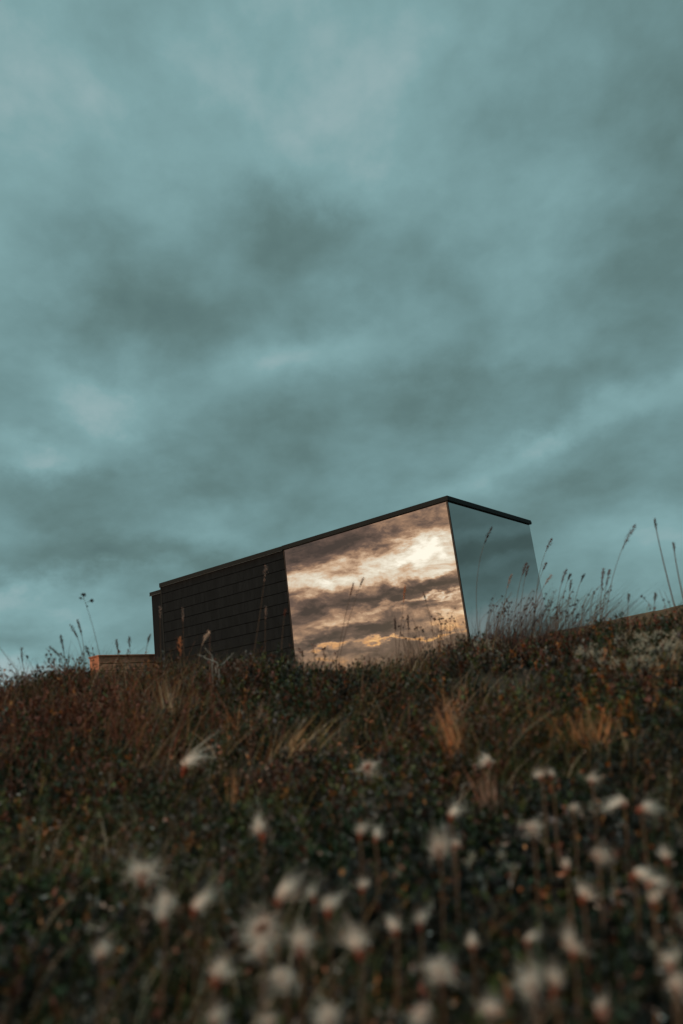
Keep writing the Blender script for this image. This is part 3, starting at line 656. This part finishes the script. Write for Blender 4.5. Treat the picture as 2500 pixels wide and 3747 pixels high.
ST = [
 ((1752, 2330), (1798, 1932), 3.6, 85, 16, 'dark', 'tall drooping grass head dark against the end mirror', GM, -.075),
 ((1958, 2300), (2018, 1972), 3.6, 62, 16, 'rust', 'grass head just past the cabin right edge, highest of three', GR, -.05),
 ((1955, 2320), (1998, 2062), 3.7, 40, 13, 'rust', 'grass head just past the cabin right edge, middle of three', GR, -.04),
 ((1945, 2320), (2016, 2106), 3.7, 48, 13, 'pink', 'grass head just past the cabin right edge, lowest of three', GR, -.04),
 ((2212, 2300), (2322, 1924), 3.2, 110, 22, 'rust', 'tall thick rusty grass head leaning right under open sky', GR, -.05),
 ((2500, 2330), (2395, 1900), 3.35, 50, 12, 'grey', 'thick blurred bare stem leaning left near the right edge, taller of two', GR, -.012),
 ((2535, 2330), (2464, 1990), 3.35, 40, 12, 'grey', 'thick blurred bare stem leaning left near the right edge, shorter of two', GR, -.012),
 ((2035, 2330), (2072, 2086), 3.5, 70, 16, 'rust', 'rust grass head in the wispy clump, first one right of the cabin trio', GR, -.03),
 ((2052, 2330), (2086, 2104), 3.6, 30, 11, 'dark', 'small dark grass head leaning on the rust head of the wispy clump', GR, -.03),
 ((2078, 2330), (2090, 2124), 3.5, 50, 8, 'grey', 'thin grey grass head straight up in the wispy clump', GR, -.01),
 ((2092, 2330), (2137, 2102), 3.6, 38, 13, 'dark', 'dark short grass head alone between the clump and the paired heads', GR, -.03),
 ((2195, 2320), (2208, 2084), 3.2, 80, 16, 'rust', 'upright rust grass head, left of a pair beside the tall leaning head', GR, -.006),
 ((2200, 2320), (2230, 2088), 3.2, 70, 18, 'rust', 'upright rust grass head, right of a pair beside the tall leaning head', GR, -.012),
 ((1880, 2330), (1926, 2062), 3.6, 58, 18, 'rust', 'brown grass head in the lower part of the end mirror, left of a pair', GM, -.03),
 ((1900, 2330), (1932, 2074), 3.6, 50, 14, 'rust', 'brown grass head in the lower part of the end mirror, right of a pair', GM, -.02),
 ((1842, 2330), (1872, 2104), 3.6, 60, 10, 'pink', 'faint thin grass head left of the brown pair in the end mirror', GM, -.03),
 ((2294, 2320), (2300, 2176), 3.3, 36, 14, 'grey', 'short grey grass spike standing apart right of the tall leaning head', GR, 0),
 ((2385, 2320), (2398, 2172), 3.3, 40, 14, 'grey', 'blurred grey grass spike left of the small budded stems', GR, 0),
 ((1240, 2420), (1328, 2118), 3.3, 44, 9, 'rust', 'slender stalk crossing the mirrored sunset, taller one of two crossing', GM, -.015),
 ((1232, 2425), (1292, 2138), 3.3, 60, 6, 'rust', 'slender stalk crossing the mirrored sunset, left one of two crossing', GM, -.008),
 ((1455, 2420), (1482, 2146), 3.4, 75, 10, 'orange', 'upright orange tipped stalk in the middle of the mirrored sunset', GM, 0),
 ((1452, 2420), (1444, 2262), 3.3, 62, 10, 'dark', 'short dark spike left foot of the orange tipped stalk', GM, 0),
 ((1500, 2420), (1492, 2255), 3.3, 60, 9, 'dark', 'short dark spike right of the orange tipped stalk', GM, 0),
 ((1600, 2400), (1550, 2172), 3.3, 36, 8, 'dark', 'thin stalk leaning left above the dark tangle in the mirrored sunset', GM, .01),
 ((915, 2470), (972, 2075), 3.0, 70, 26, 'pink', 'tall pale grass stalk before the right part of the dark cladding', GC, .01),
 ((970, 2470), (972, 2220), 3.0, 60, 14, 'pink', 'thin grey stalk right of the tall one before the cladding', GC, 0),
 ((662, 2460), (658, 2335), 3.2, 85, 26, 'orange', 'stout bright orange grass plume before the left part of the cladding', GC, 0),
 ((725, 2440), (764, 2312), 3.2, 62, 18, 'pale', 'pale curved grass plume right of the orange plume', GC, -.02),
 ((675, 2450), (668, 2225), 3.3, 60, 14, 'pink', 'faint freckled grass head above the orange plume', GC, 0),
 ((590, 2450), (585, 2215), 3.3, 60, 18, 'pink', 'faint pinkish grass head before the narrow annexe', GC, 0),
 ((1030, 2440), (1045, 2232), 3.0, 36, 12, 'rust', 'small rusty grass head by the seam of cladding and mirror', GC, -.01),
 ((480, 2440), (472, 2335), 3.3, 40, 16, 'grey', 'dark grass head above the plank wall, left of two', GL, 0),
 ((530, 2420), (548, 2325), 3.3, 40, 12, 'grey', 'dark grass head above the plank wall, right of two', GL, -.006),
 ((435, 2420), (426, 2345), 3.3, 40, 9, 'grey', 'faint grey spike above the plank wall', GL, 0),
 ((345, 2440), (314, 2368), 3.3, 44, 12, 'dark', 'short dark spike left of the plank wall end', GL, 0),
 ((310, 2470), (258, 2290), 3.2, 60, 10, 'grey', 'long blurred arching stem left of the budded flower', GL, .03),
 ((312, 2470), (282, 2270), 3.2, 70, 10, 'grey', 'long blurred stem next to the arching one', GL, .02),
 ((240, 2490), (222, 2330), 3.2, 70, 10, 'grey', 'blurred upright stem in the middle of the left skyline', GL, .01),
 ((240, 2500), (185, 2370), 3.2, 50, 10, 'grey', 'blurred bowed stem in the middle of the left skyline', GL, .04),
 ((95, 2480), (80, 2375), 3.1, 60, 10, 'grey', 'short blurred stem near the left edge', GL, -.01),
 ((110, 2530), (-30, 2335), 3.0, 20, 8, 'grey', 'long stem slanting in from the left edge, upper of two', GL, .01),
 ((140, 2530), (-20, 2440), 3.0, 20, 8, 'grey', 'long stem slanting in from the left edge, lower of two', GL, .05),
 ((950, 2560), (955, 2430), 3.3, 130, 34, 'orange', 'pinkish orange plume in the heath below the cladding', GC, -.02),
]
for b, t, r, hl, hw, c, lab, grp, bd in ST: stalk(b, t, r, hl, hw, c, lab, grp, bd, rad=.0028 if 'thick blurred' in lab else .0013)
stalk((372, 2430), (303, 2180), 3.3, [(1, (0, .004), .011), (1, (.007, .003), .011), (.93, (-.015, .004), .009), (.80, (.002, .002), .006), (.86, (.026, .010), .012)], 0, 'dark',
      'tall flower with dark round buds above the plank wall', GL, .012, 'buds', .0012, 'budded_flower')
stalk((2410, 2260), (2340, 2180), 3.4, [(.9, (.0, .004), .008), (.82, (.004, .003), .006)], 0, 'dark', 'bowed twig with small dark buds under the sky at right', GR, .02, 'buds', .0011, 'budded_flower')
stalk((2450, 2260), (2412, 2158), 3.4, [(.55, (.0, .002), .008)], 0, 'dark', 'thin budded stem left of a close pair near the right edge', GR, .004, 'buds', .0010, 'budded_flower')
stalk((2466, 2260), (2430, 2162), 3.4, [(.5, (.0, .002), .007)], 0, 'dark', 'thin budded stem right of a close pair near the right edge', GR, .004, 'buds', .0010, 'budded_flower')
# many thin budded stalks of the wind-bent clumps
def wisps(n, x0, x1, ytop0, ytop1, ybase, lean, label, group, r0=3.3, r1=3.9):
    for i in range(n):
        x = random.uniform(x0, x1); yb = ybase(x) + 15; r = random.uniform(r0, r1); h = random.uniform(ytop0, ytop1)
        l_ = random.uniform(*lean); b = (x, yb); t = (x + l_, yb - h)
        bd = [(random.uniform(.6, 1), (random.uniform(-.006, .008), random.uniform(0, .006)), random.uniform(.005, .0085)) for _ in range(random.choice((1, 1, 2, 3)))]
        stalk(b, t, r, bd, 0, random.choice(('dark', 'dark', 'grey', 'rust')), label, group, random.uniform(-.06, -.01) * (1 if l_ > 0 else -1), 'buds', random.uniform(.0008, .0013), 'budded_stalk')
wisps(60, 1745, 1990, 80, 200, lambda x: 2345 - (x - 1745) * .04, (-5, 75), 'thin wind bent stalk with dark buds in the clump before the end mirror', 'thin stalks before the end mirror')
wisps(48, 1995, 2200, 80, 190, lambda x: 2325 - (x - 1995) * .12, (0, 95), 'thin wind bent stalk with dark buds in the clump right of the cabin', 'thin stalks right of the cabin')
wisps(34, 1480, 1700, 80, 190, lambda x: 2415 - max(0, x - 1480) * .2, (-60, 15), 'thin leaning stalk with dark buds in the tangle before the mirrored sunset', 'thin stalks before the mirrored sunset')
wisps(14, 10, 260, 60, 150, lambda x: 2550 - x * .25, (-80, 5), 'thin blurred stalk with dark buds on the far left skyline', 'thin stalks on the far left skyline', 3.0, 3.5)

# hair-fine grass between them
def fine(cl):
    parts = []
    for n, x0, x1, yb0, yb1, l0, l1, wind, r0, r1, tints in cl:
        px = rng.uniform(x0, x1, n); rr = rng.uniform(r0, r1, n); b = []
        for a, r_ in zip(px, rr):
            d = ray(a, yb0 + (yb1 - yb0) * (a - x0) / (x1 - x0)) * r_; b.append((d.x, d.y, g1(d.x, d.y)))
        b = np.array(b); ln = rng.uniform(l0, l1, n); d = unit(np.c_[rng.normal(.05, .10, n), rng.normal(0, .1, n), np.ones(n)])
        bend = np.c_[rng.normal(wind, .22, n), rng.normal(0, .1, n), -rng.uniform(0, .25, n)] * ln[:, None]
        parts.append(strips(b, d, bend, ln, rng.uniform(.0014, .0030, n), np.array(tints)[rng.integers(0, len(tints), n)] * rng.uniform(.7, 1.3, n)[:, None], 6))
    return join(parts)
BR = [(.055, .028, .026), (.045, .028, .028), (.10, .042, .03), (.035, .024, .024)]
TN = [(.16, .09, .05), (.10, .07, .045), (.07, .05, .035)]
me = np_mesh('fine_grass', *fine([(850, 1745, 2010, 2340, 2325, .10, .35, .42, 3.3, 4.0, BR), (700, 1990, 2230, 2310, 2285, .12, .33, .55, 3.4, 4.0, BR), (430, 1480, 1720, 2430, 2350, .10, .28, -.15, 3.2, 3.8, BR),
    (120, 1080, 1480, 2430, 2430, .08, .22, .1, 3.2, 3.8, TN), (200, 0, 340, 2540, 2450, .06, .24, -.15, 2.9, 3.5, TN), (120, 560, 1080, 2430, 2440, .08, .20, .1, 2.8, 3.8, TN), (140, 2230, 2560, 2330, 2300, .05, .16, .3, 2.5, 3.8, TN)]))
tag(link_mesh('fine_grass', me, MAT['blade']), 'hair fine brown grass bending in the wind along the crest', 'grass', kind='stuff')

# ------------------------------------------------------------------ dry tufts, sprigs, twigs
def tuft(px, py, n, hpx, spread, lean, cols, label, wid=.0032):
    p = on_ground(px, py, .02); r = p.length; H = hpx / FPX * r; gz = g1(p.x, p.y)
    root = empty('dry_grass_tuft', (p.x, p.y, gz), label, 'grass tuft')
    a = rng.uniform(0, 6.28, n); rad = np.sqrt(rng.random(n)) * spread * .35
    b = np.c_[rad * np.cos(a), rad * np.sin(a), np.zeros(n) - .01]
    ln = H * rng.uniform(.45, 1.05, n); d = unit(np.c_[rng.normal(lean, spread * 1.1, n), rng.normal(0, .12, n), np.ones(n)])
    bend = np.c_[rng.normal(lean * .5, .25, n), rng.normal(0, .15, n), -rng.uniform(0, .2, n)] * ln[:, None] * .6
    t = np.array(cols)[rng.integers(0, len(cols), n)] * rng.uniform(.6, 1.35, n)[:, None]
    link_mesh('blades', np_mesh('blades', *strips(b, d, bend, ln, rng.uniform(.7, 1.3, n) * wid, t, 5)), MAT['blade'], root)
OR = [(.52, .22, .09), (.58, .30, .15), (.40, .15, .07)]; TA = [(.58, .44, .30), (.46, .29, .16), (.36, .25, .13)]; PK = [(.50, .25, .18), (.42, .24, .17), (.56, .38, .29)]
for a in [(1690, 2810, 70, 300, .07, -.08, OR, 'tall upright orange grass tuft below the cabin corner'),
          (1050, 2780, 70, 210, .22, .55, TA + OR, 'straw coloured tuft fanning to the right in mid slope'),
          (1110, 2800, 40, 120, .3, .8, TA, 'low pale tuft splayed flat beside the straw coloured fan'),
          (2180, 2740, 90, 190, .16, .05, OR, 'bushy bright orange tuft at right of the slope'),
          (625, 2670, 34, 250, .06, -.02, TA, 'thin pale upright tuft below the cabin left end'),
          (945, 2720, 30, 190, .09, .12, PK, 'thin pinkish tuft leaning below the pinkish plume'),
          (1570, 2660, 36, 190, .18, .35, PK, 'thin rusty forked tuft left of the tall orange tuft'),
          (870, 2700, 36, 170, .12, .1, OR, 'faint rust tuft between two pale tufts'),
          (1640, 2600, 30, 180, .20, -.1, OR, 'dense rust tuft on the crest under the mirrored wall corner'),
          (2420, 2520, 50, 170, .16, .05, TA + OR, 'tan tuft below the lichen near the right edge'),
          (1790, 2990, 40, 240, .06, .03, PK, 'slim rusty upright tuft among seed heads right of centre'),
          (110, 2980, 12, 240, .05, .35, [(.22, .17, .06)], 'few broad yellow green blades leaning right at far left'),
          (850, 3000, 22, 240, .1, .1, OR, 'slim brown tuft left of the middle seed heads'),
          (540, 3050, 24, 170, .16, -.2, TA, 'pale flattened blades above the white left seed head'),
          (330, 2950, 50, 190, .22, .05, [(.09, .085, .03), (.14, .10, .04)], 'olive green tuft left of the bright windswept seed head'),
          (1000, 2960, 50, 190, .22, .1, [(.09, .085, .03), (.14, .10, .04)], 'olive green tuft in the middle of the slope')]: tuft(*a)

def sprig(px, py, hpx, lean, label, n=26, red=True, rr=None):
    p = on_ground(px, py, .03) if rr is None else ray(px, py) * rr
    r = p.length; gz = g1(p.x, p.y); root = empty('leafy_sprig', (p.x, p.y, gz), label, 'shrub sprig', 'red leaved sprigs on the crest')
    b = Vector((0, 0, -.01)); t = ray(px + lean, py - hpx) * r - Vector((p.x, p.y, gz)); pts = bez(b, (b + t) / 2 + RX * .006, t, 6)
    q = MB(); q.tube(pts, [.0016, .0015, .0014, .0012, .001, .0008], 5); q.build('stem', MAT['stalk'], root)
    q = MB()
    for i in range(n):
        s = random.uniform(.25, 1); k = s * 5; j = min(int(k), 4); pp = pts[j].lerp(pts[j + 1], k - j)
        d = Vector((random.gauss(0, 1), random.gauss(0, 1), random.uniform(.2, 1.4))).normalized(); sd = d.cross(Vector((random.gauss(0, .4), random.gauss(0, .4), 1))).normalized()
        v = random.uniform(.5, 1.4); c = random.choice([(.12, .035, .028), (.09, .03, .022), (.07, .05, .02), (.16, .05, .03)])
        q.leaf(pp, d, sd, random.uniform(.012, .021), random.uniform(.007, .011), tuple(v * x for x in c))
    q.build('leaves', MAT['redleaf'], root)
SPR = [(1110, 2450, 75, -8, 'red leaved sprig at the foot of the mirrored wall, leftmost of a row'), (1150, 2450, 95, -5, 'tall red leaved sprig standing in the mirrored glow'), (1180, 2450, 80, 5, 'bushy red leaved sprig right of the tall one in the mirrored glow'),
       (1215, 2450, 65, 15, 'short red leaved sprig by the two crossing stalks'), (1300, 2460, 60, 5, 'low leafy sprig under the middle of the mirrored wall'), (1360, 2460, 55, -10, 'low leafy sprig left of the orange tipped stalk'),
       (300, 2480, 75, -12, 'red leaved sprig on the left skyline below the plank wall end'), (345, 2470, 90, -5, 'bushy red leaved sprig in front of the plank wall end'), (160, 2530, 60, -5, 'small dark sprig low on the left skyline'),
       (235, 2510, 70, 8, 'dark leaved sprig left of the plank wall'), (430, 2450, 75, 6, 'red leaved sprig before the plank wall'), (30, 2550, 60, 6, 'dark sprig at the left edge of the skyline'), (470, 2440, 60, 0, 'short sprig before the middle of the plank wall'),
       (1880, 2370, 50, 0, 'short dark sprig under the end mirror'), (1960, 2370, 55, 4, 'dark sprig at the right foot of the end mirror')]
for px, py, h, l_, lab in SPR: sprig(px, py, h, l_, lab)

def twig(pxs, r, label, rad=.0012):
    pts = [ray(*p) * r for p in pxs]; c = pts[0].copy(); c.z = g1(pts[0].x, pts[0].y)
    root = empty('bare_twig', c, label, 'twig', 'bleached twigs by the cladding')
    q = MB(); path = [Vector((0, 0, 0))] + [p - c for p in pts]; n = len(path)
    fine_ = []
    for i in range(n - 1):
        for k in range(3): fine_.append(path[i].lerp(path[i + 1], k / 3) + Vector((random.gauss(0, .0012), random.gauss(0, .0012), random.gauss(0, .0012))))
    fine_.append(path[-1]); q.tube(fine_, [rad * (1.2 - .7 * i / len(fine_)) for i in range(len(fine_))], 6); q.build('stem', MAT['twig'], root, smooth=True)
    q = MB()
    for i in range(3):
        k = random.randint(len(fine_) // 3, len(fine_) - 2); p = fine_[k]; q.tube([p, p + UP * random.uniform(.006, .016) + RX * random.uniform(-.012, .012)], [rad * .6, rad * .25], 5)
    q.build('side_shoot', MAT['twig'], root)
twig([(800, 2440), (795, 2425), (755, 2410), (724, 2395)], 2.9, 'pale curved twig before the cladding, bending to the left')
twig([(790, 2440), (805, 2435), (835, 2410), (856, 2388)], 2.9, 'pale straight twig before the cladding, slanting to the right')
twig([(775, 2440), (780, 2425), (776, 2400), (748, 2368)], 2.9, 'faint pale twig rising between the curved and the straight one', .0011)
twig([(1100, 2470), (1090, 2460), (1060, 2440), (1005, 2432)], 3.0, 'grey twig lying low at the seam of cladding and mirror', .0011)

def curl(px, py, label):
    p = on_ground(px, py, .07); root = empty('curled_leaf', (p.x, p.y, p.z), label, 'dead leaf')
    q = MB(); n = 12; w = .0075
    pts = [RX * (.020 * math.cos(.2 + 2.0 * i / n) - .01) + UP * (.020 * math.sin(.2 + 2.0 * i / n) - .01) for i in range(n + 1)]
    V, F = [], []
    for i, a in enumerate(pts):
        ww = w * math.sin(math.pi * (.12 + .8 * i / n)); V += [a - FW * ww * .5, a + UP * ww * .35 + RX * ww * .2, a + FW * ww * .5]
    for i in range(n):
        for k in (0, 1): F.append([i * 3 + k, i * 3 + k + 1, i * 3 + k + 4, i * 3 + k + 3])
    o = link_mesh('blade', np_mesh('curl', np.array([tuple(v) for v in V]), np.array(F), smooth=True), MAT['twig'], root)
    so_ = o.modifiers.new('thick', 'SOLIDIFY'); so_.thickness = .0012
    q.tube([pts[0], pts[0] + RX * .006 - UP * .014], [.001, .0006], 5); q.build('leaf_stalk', MAT['stalk'], root)
curl(2186, 2480, 'pale curled dead leaf lying on the heath at right')
